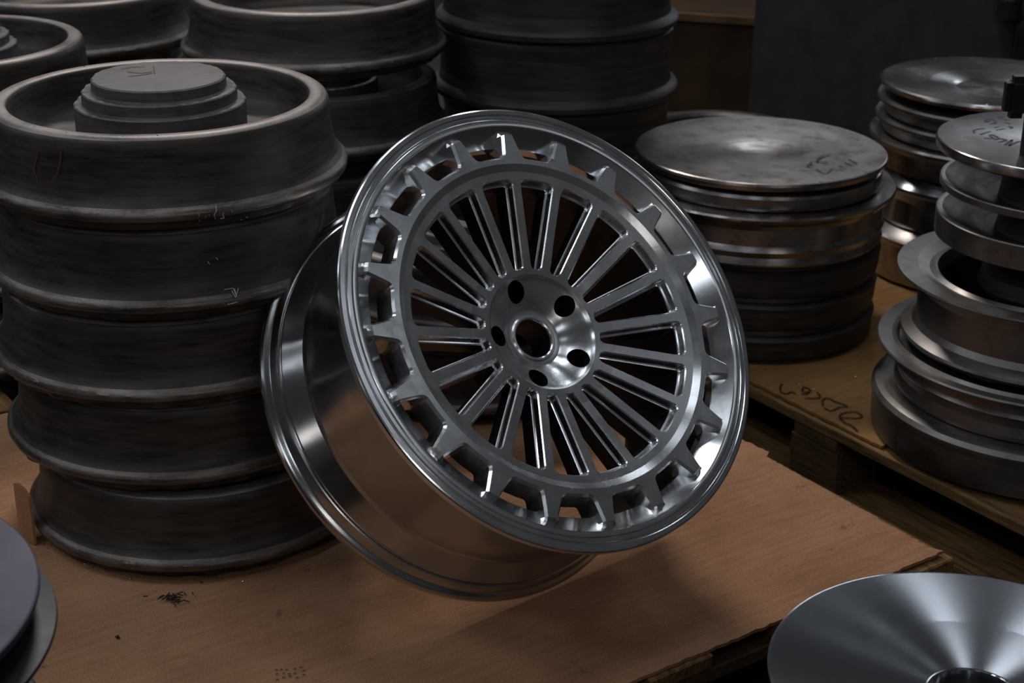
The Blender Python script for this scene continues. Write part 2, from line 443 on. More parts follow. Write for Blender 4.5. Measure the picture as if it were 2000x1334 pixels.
# cuts at flank vertices
def nearest_idx(lst,r,sgn): 
    best=None
    for j in range(len(lst)):
        p=lst[j]
        if p.x*sgn<=0: continue
        e=abs(p.length-r)
        if best is None or e<best[0]: best=(e,j)
    return best[1]
cut_in={};cut_out={};cut_t={};cut_f={}
for sgn,side in ((1,sideR),(-1,sideL)):
    j=nearest_idx(W0,.620,sgn); edges.append((win_i[j],side[SR.index(.620)])); cut_out[sgn]=j
    j=nearest_idx(W0,.355,sgn); edges.append((win_i[j],side[SR.index(.355)])); cut_in[sgn]=j
    j=nearest_idx(PO,.787,sgn); edges.append((po_i[j],side[SR.index(.786)])); cut_t[sgn]=j
    j=nearest_idx(PO,.8727,sgn); edges.append((po_i[j],side[SR.index(.8725)])); cut_f[sgn]=j
vs2,es2,fs2,ov,oe,of=delaunay_2d_cdt(pts,edges,[],0,1e-7)
def pip(p,poly):
    c=False;n=len(poly)
    for i in range(n):
        a=poly[i];b=poly[(i+1)%n]
        if (a.y>p.y)!=(b.y>p.y) and p.x<(b.x-a.x)*(p.y-a.y)/(b.y-a.y)+a.x: c=not c
    return c
outer=[on_line(-A9+2*A9*i/8,.269) for i in range(9)]+[on_line(A9,r) for r in SR[1:]]+PO+[on_line(-A9,r) for r in reversed(SR[1:])]
# map new vertex -> input classification
inp={}
for vi,lst in enumerate(ov):
    for q in lst: inp[q]=vi
winv={inp[win_i[i]]:i for i in range(NW)}
pov={inp[po_i[i]]:i for i in range(NP)}
DEP=.125
def bottomof(vi):
    p=vs2[vi]
    if vi in winv:
        i=winv[vi]; q=core[i][0]+core[i][1]*(RC-.017); return (q.x,q.y,zf(q.length)-DEP)
    if vi in pov:
        i=pov[vi]; q=PO[i]+PN[i]*.019; r=q.length
        return (q.x,q.y,-.125 if r<.838 else -.0655+.065*(r-.838)/.076-.004)
    r=p.length
    return (p.x,p.y,zf(r)-DEP if r<.70 else -.13)
r_in=.355; r_out=.620
def region(c):
    r=c.length; th=abs(math.atan2(c.x,c.y)); a=r*math.cos(A9-th)   # coordinate along spoke line
    if a<.355: return 'hub'
    if a<.620: return 'spoke'
    if r*math.cos(A9-th)<.7862 or r<.757: return 'ring'
    return 'tooth'
parts={'hub':[],'spoke':[],'ring':[],'tooth':[]}   # list of polygons (list of 3D points)
for f in fs2:
    c=sum((vs2[i] for i in f),Vector((0,0)))/3
    if not pip(c,outer) or pip(c,W0): continue
    rg=region(c)
    # force consistent regions by cuts
    poly=[]
    tri=[Vector((vs2[i].x,vs2[i].y,zf(vs2[i].length-1e-5))) for i in f]
    if (tri[1]-tri[0]).cross(tri[2]-tri[0]).z<0: tri.reverse(); ff=list(reversed(f))
    else: ff=list(f)
    parts[rg].append(tri)
    parts[rg].append([Vector(bottomof(i)) for i in reversed(ff)])
# window wall loops
loops=[(0,0),(.0045,.0055),(.006,.028),(.0085,.036),(.0125,.041),(.017,.043),(.017,DEP)]
LP=[]
for d,dp in loops:
    LP.append([Vector((q.x,q.y,zf(W0[i].length if dp<DEP else q.length)-dp)) for i,q in enumerate(win(d))])
for i in range(NW):
    j=(i+1)%NW; mid=(W0[i]+W0[j])/2; rg=region(mid)
    for k in range(len(LP)-1):
        parts[rg].append([LP[k][j],LP[k][i],LP[k+1][i],LP[k+1][j]])
for i in range(NP-1):
    mid=(PO[i]+PO[i+1])/2; rg=region(mid)
    L0=[Vector((PO[q].x,PO[q].y,zf(PO[q].length-1e-5))) for q in (i,i+1)]
    L1=[Vector(((PO[q]+PN[q]*.0095).x,(PO[q]+PN[q]*.0095).y,zf(PO[q].length-1e-5)-.0115)) for q in (i,i+1)]
    vi=[inp[po_i[i]],inp[po_i[i+1]]]; L2=[Vector(bottomof(v)) for v in vi]
    for a,b in ((L0,L1),(L1,L2)): parts[rg].append([a[0],a[1],b[1],b[0]])
def rotz(p,a): c,s=math.cos(a),math.sin(a); return Vector((p.x*c-p.y*s,p.x*s+p.y*c,p.z))
def build_polys(name,polys,mat,parent,angle=14):
    bm=bmesh.new(); cache={}
    def gv(p):
        key=(round(p.x*2e4),round(p.y*2e4),round(p.z*2e4))
        if key not in cache: cache[key]=bm.verts.new(p*K)
        return cache[key]
    for pl in polys:
        v=[]
        for p in pl:
            g=gv(p)
            if g not in v: v.append(g)
        if len(v)<3: continue
        try: bm.faces.new(v)
        except ValueError: pass
    bmesh.ops.recalc_face_normals(bm,faces=bm.faces)
    o=finish(name,bm,[mat,'shaded_inner_aluminium'],parent,angle)
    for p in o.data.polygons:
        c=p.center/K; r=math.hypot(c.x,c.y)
        if .27<r<.70 and c.z<zf(r)-.05: p.material_index=1      # deep flanks and back, their shade put into the colour
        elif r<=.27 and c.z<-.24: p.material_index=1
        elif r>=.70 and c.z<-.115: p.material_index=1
    return o
TH0=R_(24.2)    # measured angle of one spoke about the hub
# y axis of the sector = window centre; sector rotated so that spokes fall on 24.2 deg + 18k
base=TH0-PI/2-A9   # rotation that brings the +A9 side... window centre at TH0-9deg
def sect(k): return TH0+A9-PI/2+k*PI/10
for nm,mt,ptname in (('spoke','machined_aluminium','spoke'),('tooth','machined_aluminium','tooth')):
    half=[]
    for pl in parts[nm]:
        c=sum(pl,Vector())/len(pl)
        if c.x>0: half.append([rotz(p,A9) for p in pl])       # bring +A9 centre line (clockwise from +y) onto +y
        else: half.append([rotz(p,-A9) for p in pl])
    first=build_polys(nm,half,mt,wheel)
    first.rotation_euler=(0,0,TH0-PI/2)
    for k in range(1,20):
        c=first.copy(); COL.objects.link(c); c.parent=wheel; c.rotation_euler=(0,0,TH0-PI/2+k*PI/10)
allr=[[rotz(p,sect(k)) for p in pl] for k in range(20) for pl in parts['ring']]
build_polys('spoke_ring',allr,'machined_aluminium',wheel)
# hub: face part + recessed bowl with five lug holes
hubp=[[rotz(p,sect(k)) for p in pl] for k in range(20) for pl in parts['hub']]
HP=[(.269,-.119),(.263,-.1205),(.259,-.124),(.254,-.130),(.245,-.137),(.225,-.1455),(.205,-.1535),(.185,-.1625),(.165,-.1735),(.15,-.184),(.139,-.194),(.129,-.201),(.120,-.2035),(.108,-.204),(.1045,-.2015),(.1005,-.199),(.0935,-.199),(.0885,-.202),(.086,-.209)]
def hz(r):
    for (r1,z1),(r0,z0) in zip(HP,HP[1:]):
        if r0-1e-9<=r<=r1+1e-9: return z0+(z1-z0)*(r-r0)/(r1-r0)
    return HP[0][1] if r>.26 else HP[-1][1]
hp=[];he=[]
for (r,z) in HP:
    b0=len(hp)
    for k in range(120): t=2*PI*k/120; hp.append(Vector((r*math.cos(t),r*math.sin(t))))
    he+=[(b0+k,b0+(k+1)%120) for k in range(120)]
holes=[]
for k in range(5):
    a=R_(24.2)+k*2*PI/5; c=Vector((.207*math.cos(a),.207*math.sin(a))); b0=len(hp)
    poly=[c+Vector((math.cos(2*PI*i/36),math.sin(2*PI*i/36)))*.046 for i in range(36)]
    holes.append(poly); hp+=poly; he+=[(b0+i,b0+(i+1)%36) for i in range(36)]
hv,_,hf,*_=delaunay_2d_cdt(hp,he,[],0,1e-7)
ec={}
for f in hf:
    c=sum((hv[i] for i in f),Vector((0,0)))/3
    if c.length<.0862 or c.length>.2689 or any(pip(c,h) for h in holes): continue
    hubp.append([Vector((hv[i].x,hv[i].y,hz(hv[i].length))) for i in f])
    for a,b in zip(f,list(f[1:])+[f[0]]): ec[(a,b)]=1
for (a,b) in ec:
    if (b,a) in ec: continue
    ra,rb=hv[a].length,hv[b].length
    if min(ra,rb)>.268: continue
    A=Vector((hv[a].x,hv[a].y,hz(ra)));B=Vector((hv[b].x,hv[b].y,hz(rb)))
    dep=.36
    hubp.append([B,A,Vector((A.x,A.y,-dep)),Vector((B.x,B.y,-dep))])
# rear face of the hub pad
for k in range(60):
    t0,t1=2*PI*k/60,2*PI*(k+1)/60
    def q(r,t,z): return Vector((r*math.cos(t),r*math.sin(t),z))
    hubp.append([q(.27,t0,-.36),q(.27,t1,-.36),q(.285,t1,-.24),q(.285,t0,-.24)])
build_polys('hub',hubp,'machined_aluminium',wheel,16)
def prof(name,pr,mat,closed=False,n=256,angle=20):
    bm=revolve([(r*K,z*K) for r,z in pr],n,closed); return finish(name,bm,mat,wheel,angle)
# outer lip with its stepped grooves and the sloping well behind the teeth
prof('outer_lip',[(.835,-.115),(.838,-.068),(.8405,-.0655),(.912,-.0035),(.914,-.001),(.917,0),(.936,0),(.9385,-.0015),(.940,-.006),(.9445,-.006),(.946,-.003),(.9475,-.001),(.958,-.001),(.9605,-.003),(.962,-.010),(.967,-.010),(.969,-.002),(.972,0),(.990,0),(.996,-.0025),(.9995,-.008),(1.0,-.015),(.9995,-.034),(.996,-.042),(.985,-.047),(.955,-.052),(.945,-.062),(.94,-.11)],'polished_aluminium')
prof('barrel',[(.94,-.108),(.93,-.125),(.885,-.17),(.872,-.20),(.8665,-.24),(.8655,-.40),(.8655,-.645),(.870,-.669),(.8705,-.671),(.929,-.766),(.930,-.770),(.925,-.776),(.924,-.786),(.9265,-.79),(.932,-.79),(.938,-.793),(.945,-.806),(.951,-.826),(.955,-.835),(.962,-.840),(.972,-.843),(.981,-.849),(.987,-.859),(.9885,-.872),(.985,-.885),(.976,-.893),(.962,-.896),(.93,-.893)],'barrel_aluminium',False)
prof('inner_barrel',[(.93,-.893),(.905,-.88),(.89,-.85),(.86,-.78),(.845,-.72),(.838,-.60),(.834,-.3),(.8345,-.11)],'shaded_inner_aluminium',False)

# ------------------------------------------------------------------ dark forged blanks
def wobf(rows,amp_r,amp_z,seed):
    r=random.Random(seed); comp=[(r.randint(3,40),r.uniform(0,6.3),r.uniform(.3,1)) for _ in range(14)]
    def f(i,t):
        if i not in rows: return (0,0)
        v=sum(a*math.sin(n*t+p) for n,p,a in comp)/4
        return (amp_r*v*rows[i],amp_z*v*rows[i])
    return f
FH=.107
def make_blank(name,seed,label,cat='wheel blank',group=None,black=False):
    """rough forged wheel blank: ragged bottom flash, flared flange, bowl with raised rim"""
    o=thing(name,(0,0,0),label,cat,group)
    pr=[(.150,.004),(.200,.003),(.2135,.0015),(.2175,.004),(.2195,.010),(.2215,.0125),(.2262,.0145),(.2283,.0185),(.2278,.0235),(.2250,.0265),(.2215,.0295),(.2175,.034),(.2145,.040),(.2118,.049),(.2098,.062),(.2085,.078),(.2078,.0935),(.2066,.0995),(.2040,.1035),(.2010,.1056),(.1975,FH),(.1860,FH-.0004),(.1835,.1052),(.1818,.1015),(.180,.085),(.175,.066),(.166,.055),(.15,.050),(.10,.049)]
    rows={0:0,1:.3,2:1.2,3:1.4,4:1.0,5:.5,6:.15,7:.1}
    m1,m2,m3,m4=('forged_black','forged_black','forged_black','forged_black') if black else ('forged_dark','forged_rim','hub_scale','forged_wear')
    bm=revolve(pr,200,False,wobf(rows,.0036,.0012,seed))
    b=finish('body',bm,[m1,m2,m4],o,40)
    for p in b.data.polygons:
        c=p.center; r=math.hypot(c.x,c.y)
        if c.z>.1030 and r>.183: p.material_index=1
        elif r>.2205 and .0135<c.z<.0285: p.material_index=2
    hub=revolve([(.118,.048),(.1045,.052),(.1045,.0985),(.103,.100),(.0955,.1005),(.0945,.101),(.094,.1135),(.0925,.115),(.0835,.1155),(.082,.1165),(.0815,.128),(.0795,.1298),(.06,.1305),(0,.131)],120,False,wobf({2:.5,3:.6,6:.5,7:.7,10:.4,11:.5},.0022,.0006,seed+50))
    finish('hub',hub,m3,o,35)
    return o
def blank_stack(proto,x,y,zt,n,labels,pitch=.111,jit=.004,seed=0,rot0=0):
    """labels from the top blank down"""
    r=random.Random(seed); out=[]; grp='dark forged blanks in background stack by '+str(['the left edge','the upper left corner','the top edge','the wheel spokes'][{3:0,4:1,6:2,9:3}[seed]])
    for i in range(n):
        loc=(x+(r.uniform(-jit,jit) if i else 0),y+(r.uniform(-jit,jit) if i else 0),zt-FH-i*pitch)
        out.append(copy_thing(proto,loc,labels[i],rot=(0,0,r.uniform(0,6.3)),group=grp))
    return out
# left stack beside the wheel: top rim at z .694
ltop=CAMZ-.486
p0=make_blank('forged_blank',11,'dark forged blank with stepped hub, topmost of the stack left of the wheel')
p0.location=(-.437,1.955,ltop-FH)
lab=['dark forged blank with a chalk seven, second from top left of the wheel',
 'dark forged blank in the middle of the stack left of the wheel','dark forged blank second from the bottom in the stack left of the wheel',
 'dark forged blank resting on the cardboard at the bottom of the left stack']
offs=[(.0,.002,.9),(-.006,.0,2.1),(.000,.004,3.3),(.020,-.012,4.4)]
pitch=(ltop-FH-(DECK+.0005))/4
left=[p0]
for i,(dx,dy,a) in enumerate(offs):
    left.append(copy_thing(p0,(-.437+dx,1.955+dy,ltop-FH-(i+1)*pitch),lab[i],rot=(0,0,a)))
for q in left: q['group']='dark forged blanks in the stack left of the wheel'
blank_stack(p0,-.885,2.50,CAMZ-.537,4,['dark forged blank cut by the left edge, topmost of the left background stack']+
  ['dark forged blank %s of the stack behind the left edge'%k for k in ('second from the top','third from the top','at the bottom')],seed=3,pitch=.133*.98)
b2=blank_stack(p0,-.83,3.02,CAMZ-.545,4,['dark forged blank at the upper left corner, topmost, behind the other left stacks']+
  ['dark forged blank %s of the stack at the upper left corner'%k for k in ('second from the top','third from the top','at the bottom')],seed=4,pitch=.130)
b3=blank_stack(p0,-.345,2.775,CAMZ-.508,4,['dark forged blank at the top edge behind the left stack, topmost of its stack']+
  ['dark forged blank %s of the stack at the top edge'%k for k in ('second from the top','third from the top','at the bottom')],seed=6,pitch=.1405)
blank_stack(p0,-.075,2.40,CAMZ-.80,2,['dark forged blank seen through the upper left spokes of the silver wheel','dark forged blank under the one seen through the wheel spokes'],seed=9,pitch=.132)

for st_ in (b2,b3):          # open bowls without a hub
    for c in list(st_[0].children):
        if c.name.startswith('hub'): bpy.data.objects.remove(c)

# ------------------------------------------------------------------ turned discs and wheel barrels
def turned(name,profile,mat,loc,label,cat='metal disc',n=160,mats=None,angle=25,wob=None,rot=0):
    o=thing(name,loc,label,cat,rot=(0,0,rot))
    return o
def disc_obj(name,profile,mat,loc,label,cat='metal disc',group=None,wob=None,angle=25,n=160):
    bm=revolve(profile,n,False,wob)
    o=finish(name,bm,mat,None,angle); o.location=loc
    if isinstance(mat,list) and len(mat)==2:      # second, darker material towards the centre
        for p in o.data.polygons:
            if math.hypot(p.center.x,p.center.y)<.160: p.material_index=1
    return tag(o,label,cat,group)
def Z(z): return CAMZ+z
# tall black stack at the top centre
BX,BY=.075,2.93
for i,(zt,hh,rr,l) in enumerate(((Z(-.37),.105,.222,'topmost of the black stack at the top edge behind the wheel'),(Z(-.478),.107,.220,'second from the top of the black stack behind the wheel'),
       (Z(-.588),.120,.226,'third from the top of the black stack behind the wheel'),(Z(-.71),.11,.222,'fourth from the top of the black stack behind the wheel'),(Z(-.822),.105,.222,'fifth from the top of the black stack behind the wheel'),(Z(-.929),.109,.222,'at the bottom of the black stack behind the wheel'))):
    pr=[(0,.0),(rr-.006,0),(rr-.001,.004),(rr,.012),(rr-.004,.018),(rr-.013,.024),(rr-.016,.04),(rr-.016,hh-.03),(rr-.012,hh-.012),(rr-.012,hh-.004),(rr-.016,hh),(.17,hh),(.16,hh-.01),(0,hh-.012)]
    disc_obj('forged_blank',pr,'forged_black',(BX+random.uniform(-.003,.003),BY,zt-hh),'thick black forged blank '+l,'wheel blank')
# pale disc peeping out behind it, and a ring lying further back
disc_obj('metal_disc',[(0,-.02),(.19,-.02),(.2,-.012),(.2,0),(.197,.003),(.13,.003),(0,-.002)],'dull_grey_metal',(.13,3.45,Z(-.715)),'pale grey disc peeping out behind the black stack at the top')
disc_obj('wheel_barrel',[(.12,-.324),(.17,-.324),(.175,-.31),(.165,-.29),(.165,-.05),(.185,-.03),(.195,-.025),(.197,-.021)],'forged_black',(.13,3.45,Z(-.715)),'dark barrel under the pale grey disc behind the black stack','wheel barrel')
rg=thing('ring_blank',(.478,3.60,Z(-.975)),'dark ringed blank lying low behind the large stained disc','wheel blank')
finish('ring',revolve([(.15,-.064),(.2,-.064),(.203,-.056),(.198,-.02),(.2,-.008),(.197,.001),(.175,.001),(.170,-.006),(.168,-.03),(.15,-.03)],128),'dull_grey_metal',rg)
finish('centre_disc',revolve([(.15,-.03),(.128,-.03),(.126,-.004),(.122,0),(.03,0),(.024,-.004),(0,-.006)],96),'dull_grey_metal',rg)
# ---- stack with the large stained disc right of the wheel
DX,DY=.414,2.60
def lobes(a,seed,rows): return wobf(rows,a,a*.4,seed)
d=disc_obj('metal_disc',[(0,-.012),(.16,-.018),(.1975,-.014),(.203,-.013),(.2065,-.010),(.2085,-.004),(.2075,0),(.2055,.0012),(.17,.0005),(.115,-.0012),(.075,-.003),(.058,-.0045),(.045,-.0066),(.034,-.0088),(.025,-.0098),(.018,-.0098),(.012,-.0102),(0,-.0102)],'stained_aluminium',(.410,2.598,Z(-.731)),
  'large flat stained silver disc with a bright dished centre, topmost right of the wheel')
disc_obj('metal_disc',[(0,-.030),(.190,-.030),(.196,-.0285),(.1985,-.024),(.1985,-.009),(.196,-.004),(.19,-.001),(0,-.001)],'stained_edge_aluminium',(DX,DY,Z(-.7505)),'dull disc with a rounded edge directly under the large stained disc')
disc_obj('wheel_blank',[(0,-.088),(.195,-.088),(.2075,-.0865),(.2105,-.082),(.209,-.076),(.2075,-.071),(.2095,-.0665),(.2115,-.061),(.2095,-.056),(.2070,-.052),(.2060,-.026),(.2100,-.018),(.2225,-.010),(.2255,-.0065),(.2265,-.003),(.2245,0),(.215,.0005),(0,0)],'stained_edge_aluminium',(DX-.003,DY,Z(-.7815)),
  'brown-grey turned blank with flared top edge and two bright bands right of the wheel','wheel blank',wob=lobes(.0012,5,{14:1,13:1,15:.6}))
zz=-.8705
for hh,rr,l in ((.055,.205,'upper dark flat-sided blank below the bright bands right of the wheel'),(.057,.203,'middle dark flat-sided blank of the disc stack right of the wheel'),(.0525,.203,'lowest dark flat-sided blank on the yellow-brown cardboard right of the wheel')):
    disc_obj('wheel_blank',[(0,-hh),(rr-.01,-hh),(rr-.003,-hh+.003),(rr-.001,-hh+.012),(rr,-.022),(rr+.001,-.017),(rr-.003,-.014),(rr-.012,-.010),(rr-.014,-.004),(rr-.016,-.0005),(0,-.0005)],'forged_black' if 'upper' in l else 'forged_dark',(DX+.003,DY+.005,Z(zz)),l,'wheel blank'); zz-=hh

# ---- stack with the handwritten disc at the right edge
SX,SY=.767,2.16
d12=disc_obj('metal_disc',[(0,-.022),(.05,-.022),(.10,-.018),(.150,-.016),(.160,-.015),(.1636,-.012),(.1645,-.004),(.1636,0),(.162,.001),(.14,.0010),(.085,.0009),(.02,.0007),(.015,-.004),(0,-.004)],'silver_disc',(.752,2.162,Z(-.595)),'small shiny grey disc with black handwriting, topmost at the right edge')
disc_obj('metal_disc',[(0,-.034),(.07,-.034),(.085,-.032),(.12,-.022),(.155,-.013),(.1655,-.0115),(.1668,-.010),(.1668,-.0015),(.1655,0),(.160,0),(.140,-.008),(.10,-.022),(.085,-.024),(.08,.010),(.06,.032),(0,.032)],['dull_grey_metal','forged_black'],(SX-.001,SY,Z(-.652)),'dark dished disc with a bright edge directly under the handwritten disc')
disc_obj('metal_disc',[(0,-.050),(.09,-.050),(.11,-.046),(.150,-.040),(.165,-.036),(.1680,-.034),(.1685,-.0015),(.1670,0),(.160,0),(.140,-.008),(.10,-.022),(.085,-.024),(.08,.002),(.07,.012),(0,.012)],['dull_grey_metal','forged_black'],(SX,SY,Z(-.699)),'thick-edged dished disc third below the handwriting at the right edge')
disc_obj('wheel_barrel',[(.14,-.105),(.180,-.106),(.196,-.102),(.2015,-.096),(.200,-.092),(.186,-.083),(.181,-.074),(.180,-.030),(.184,-.014),(.196,-.0065),(.2125,-.0045),(.2148,-.002),(.2140,.0005),(.185,.0005),(.168,-.006),(.161,-.002),(.157,-.004),(.151,-.022),(.145,-.09)],'dull_grey_metal',(SX,SY,Z(-.785)),'grey barrel with a wide flat upper flange under the small right-edge discs','wheel barrel')
disc_obj('metal_disc',[(0,-.05),(.06,-.05),(.08,-.045),(.10,-.02),(.095,.0),(.05,.034),(0,.034)],'forged_black',(SX,SY,Z(-.785)),'dark hub core inside the grey flanged barrel at the right edge','hub')
disc_obj('wheel_barrel',[(.14,-.070),(.205,-.070),(.206,-.064),(.203,-.050),(.2045,-.040),(.208,-.035),(.205,-.030),(.203,-.014),(.21,-.009),(.228,-.008),(.2345,-.0055),(.2355,-.002),(.2340,.0005),(.214,-.0015),(.210,.003),(.206,.001),(.203,-.006),(.17,-.008),(.15,-.012),(.145,-.07)],'dull_grey_metal',(SX+.003,SY,Z(-.895)),'dull barrel with two rims and a bright flange edge, middle of the right-edge stack','wheel barrel')
disc_obj('wheel_blank',[(0,-.066),(.225,-.066),(.236,-.062),(.2375,-.05),(.2385,-.016),(.2405,-.010),(.2405,-.004),(.236,.0025),(.228,.006),(.218,.007),(.207,.007),(.2,.006),(.15,.004),(0,.004)],['dull_grey_metal'],(SX+.008,SY+.004,Z(-.9735)),'broad grey-shouldered blank with dark sides at the bottom of the right-edge stack','wheel blank')

# ---- stack behind it at the upper right
TX,TY=.872,2.90
disc_obj('metal_disc',[(0,-.012),(.16,-.013),(.192,-.012),(.1975,-.010),(.1995,-.004),(.1985,-.001),(.194,.001),(.16,0),(.11,-.004),(.07,-.010),(.045,-.017),(.03,-.022),(.012,-.0235),(0,-.0235)],'silver_disc',(TX,TY,Z(-.686)),'shiny silver disc with smudges and a bright dimple, topmost at the upper right')
prf=lambda rr,hh:[(0,-hh),(rr-.025,-hh),(rr-.015,-hh+.002),(rr-.012,-.018),(rr-.006,-.012),(rr-.001,-.009),(rr,-.004),(rr-.002,0),(rr-.01,0),(0,0)]
disc_obj('metal_disc',prf(.2005,.033),'dull_grey_metal',(TX-.001,TY,Z(-.7135)),'thin grey disc second in the upper right stack')
disc_obj('metal_disc',prf(.2005,.033),'dull_grey_metal',(TX-.002,TY,Z(-.747)),'thin grey disc third in the upper right stack')
disc_obj('metal_disc',prf(.210,.056),'stained_edge_aluminium',(TX-.001,TY,Z(-.7805)),'wider disc with a bright thin edge fourth in the upper right stack')
disc_obj('wheel_barrel',[(.15,-.10),(.185,-.10),(.19,-.09),(.185,-.05),(.186,-.035),(.203,-.030),(.208,-.024),(.208,-.018),(.202,-.012),(.192,-.006),(.180,.001),(.15,.0015),(.145,-.08)],'dish_aluminium',(TX,TY,Z(-.838)),'bright shouldered barrel in the lower half of the upper right stack','wheel barrel')
disc_obj('wheel_blank',[(0,-.1015),(.20,-.1015),(.206,-.095),(.206,-.030),(.21,-.024),(.21,-.018),(.205,-.012),(.19,-.0008),(0,-.0008)],'stained_edge_aluminium',(TX,TY,Z(-.9385)),'blank with a bright line at the bottom of the upper right stack','wheel blank',wob=lobes(.002,8,{1:1,2:1}))

# ---- big dish at the lower right corner on top of its own stack
dish=disc_obj('metal_dish',[(.15,-.035),(.155,-.030),(.190,-.008),(.1985,-.005),(.2005,-.0035),(.2012,-.0015),(.2005,0),(.1985,.0002),(.12,-.0115),(.0475,-.020),(.0455,-.0195),(.0445,-.0205),(.0440,-.024),(.0425,-.050),(.036,-.051),(.035,-.075),(.06,-.078),(.10,-.07),(.15,-.035)],'dish_aluminium',(.453,1.32,Z(-.900)),
  'large shiny silver shallow dish with a centre hole at the lower right corner','dish',angle=22,n=220)
disc_obj('wheel_barrel',[(.10,-.24),(.17,-.24),(.178,-.232),(.170,-.215),(.165,-.20),(.165,-.12),(.17,-.10),(.176,-.088),(.17,-.0785),(.10,-.0785)],'dull_grey_metal',(.453,1.32,Z(-.900)),'grey barrel carrying the large silver dish at the lower right','wheel barrel')
bmx=bmesh.new(); box(bmx,0,0,.0185,.5,.45,.0365,0,.004); bevel_all(bmx,.004,1)
o=finish('wooden_board',bmx,'dark_pallet_wood'); o.location=(.50,1.27,0); o.rotation_euler=(0,0,ANG); tag(o,'thick dark wooden board on the floor under the lower right dish','board')

# ---- stack at the lower left corner
LX,LY=-.562,1.042
disc_obj('metal_disc',[(0,-.010),(.19,-.010),(.1985,-.008),(.2003,-.004),(.2,0),(.1985,.0008),(.12,0),(0,0)],'plum_aluminium',(LX,LY,Z(-.659)),'flat plum-grey stained disc cut by the left edge near the bottom')
disc_obj('wheel_barrel',[(.10,-.13),(.15,-.13),(.155,-.12),(.15,-.10),(.150,-.06),(.160,-.045),(.19,-.038),(.2085,-.036),(.2105,-.034),(.2098,-.031),(.195,-.029),(.172,-.028),(.160,-.0125),(.155,-.0105),(.10,-.0105)],'blue_black_metal',(LX,LY,Z(-.659)),'dark flanged barrel directly under the plum-grey disc at the lower left','wheel barrel')
disc_obj('wheel_barrel',[(.10,-.52),(.19,-.52),(.2,-.51),(.19,-.49),(.16,-.46),(.155,-.30),(.16,-.16),(.185,-.15),(.195,-.14),(.19,-.1305),(.10,-.1305)],'forged_black',(LX,LY,Z(-.659)),'black barrel standing on the floor below the plum-grey disc','wheel barrel')

# ------------------------------------------------------------------ background: crate, black machine, clamp
cr=thing('crate',(.47,4.80,0),'brown crate with a pale top edge in the dark behind the black stack','crate')
bm=bmesh.new(); box(bm,0,0,.139,.56,.45,.278,R_(-17)); finish('body',bm,'crate_brown',cr,smooth=False)
bm=bmesh.new(); box(bm,-.066,-.216,.280,.585,.022,.020,R_(-17)); finish('edge_board',bm,'crate_edge',cr,smooth=False)
mc=thing('machine',(1.40,4.22,0),'black machine cabinet filling the dark upper right background','machine',rot=(0,0,R_(-12)))
bm=bmesh.new(); box(bm,0,0,.45,1.5,.5,.9); bevel_all(bm,.01,2); finish('cabinet',bm,'black_paint',mc)
bm=bmesh.new(); box(bm,.10,-.30,.33,.42,.095,.13); bevel_all(bm,.006,2); finish('front_panel',bm,'black_steel',mc)
bm=revolve([(0,.05),(.028,.05),(.03,.045),(.03,0),(0,0)],32); k=finish('knob',bm,'black_steel',mc); k.location=(-.13,-.29,.40)
bm=bmesh.new(); box(bm,.05,-.27,.56,1.2,.03,.012); finish('rail',bm,'dull_grey_metal',mc,smooth=False)
cl=thing('clamp',(.742,2.09,DECK),'black clamp arm with bolt reaching in over the discs at the right edge','clamp')
zc=Z(-.515)-DECK
bm=bmesh.new(); box(bm,-.078,0,zc,.034,.03,.056); bevel_all(bm,.009,2); finish('jaw',bm,'black_steel',cl)
bm=bmesh.new(); box(bm,.15,0,zc+.003,.46,.022,.030); bevel_all(bm,.004,2); finish('arm',bm,'black_steel',cl)
bm=revolve([(0,0),(.007,0),(.007,.065),(0,.065)],24); k=finish('bolt',bm,'black_steel',cl); k.location=(-.058,0,zc-.0785)
bm=bmesh.new(); box(bm,.36,0,(zc+.02)/2,.05,.05,zc+.02); bevel_all(bm,.004,1); finish('post',bm,'black_steel',cl)

# ------------------------------------------------------------------ handwriting, chalk and paint marks
def strokes(name,lines,mat,parent,width,z=0,label=None,radial=False):
    bm=bmesh.new()
    for ln in lines:
        if len(ln)<2: continue
        P=[Vector(p) for p in ln]; L=[];Q=[]
        for i,p in enumerate(P):
            nrm=Vector((p.x,p.y,0)).normalized() if radial else Vector((0,0,1))
            d=(P[min(i+1,len(P)-1)]-P[max(i-1,0)]); d=d.normalized() if d.length>1e-7 else Vector((1,0,0))
            sd=nrm.cross(d).normalized()*width/2*(.7 if i in (0,len(P)-1) else 1); up=nrm*(.0006 if radial else 0)+Vector((0,0,z))
            L.append(bm.verts.new(p+sd+up)); Q.append(bm.verts.new(p-sd+up))
        for i in range(len(P)-1): bm.faces.new((L[i],Q[i],Q[i+1],L[i+1]))
    o=finish(name,bm,mat,parent,30)
    o.rotation_euler=(0,0,-parent.rotation_euler.z if radial else 0)
    if label: o['label']=label
    return o
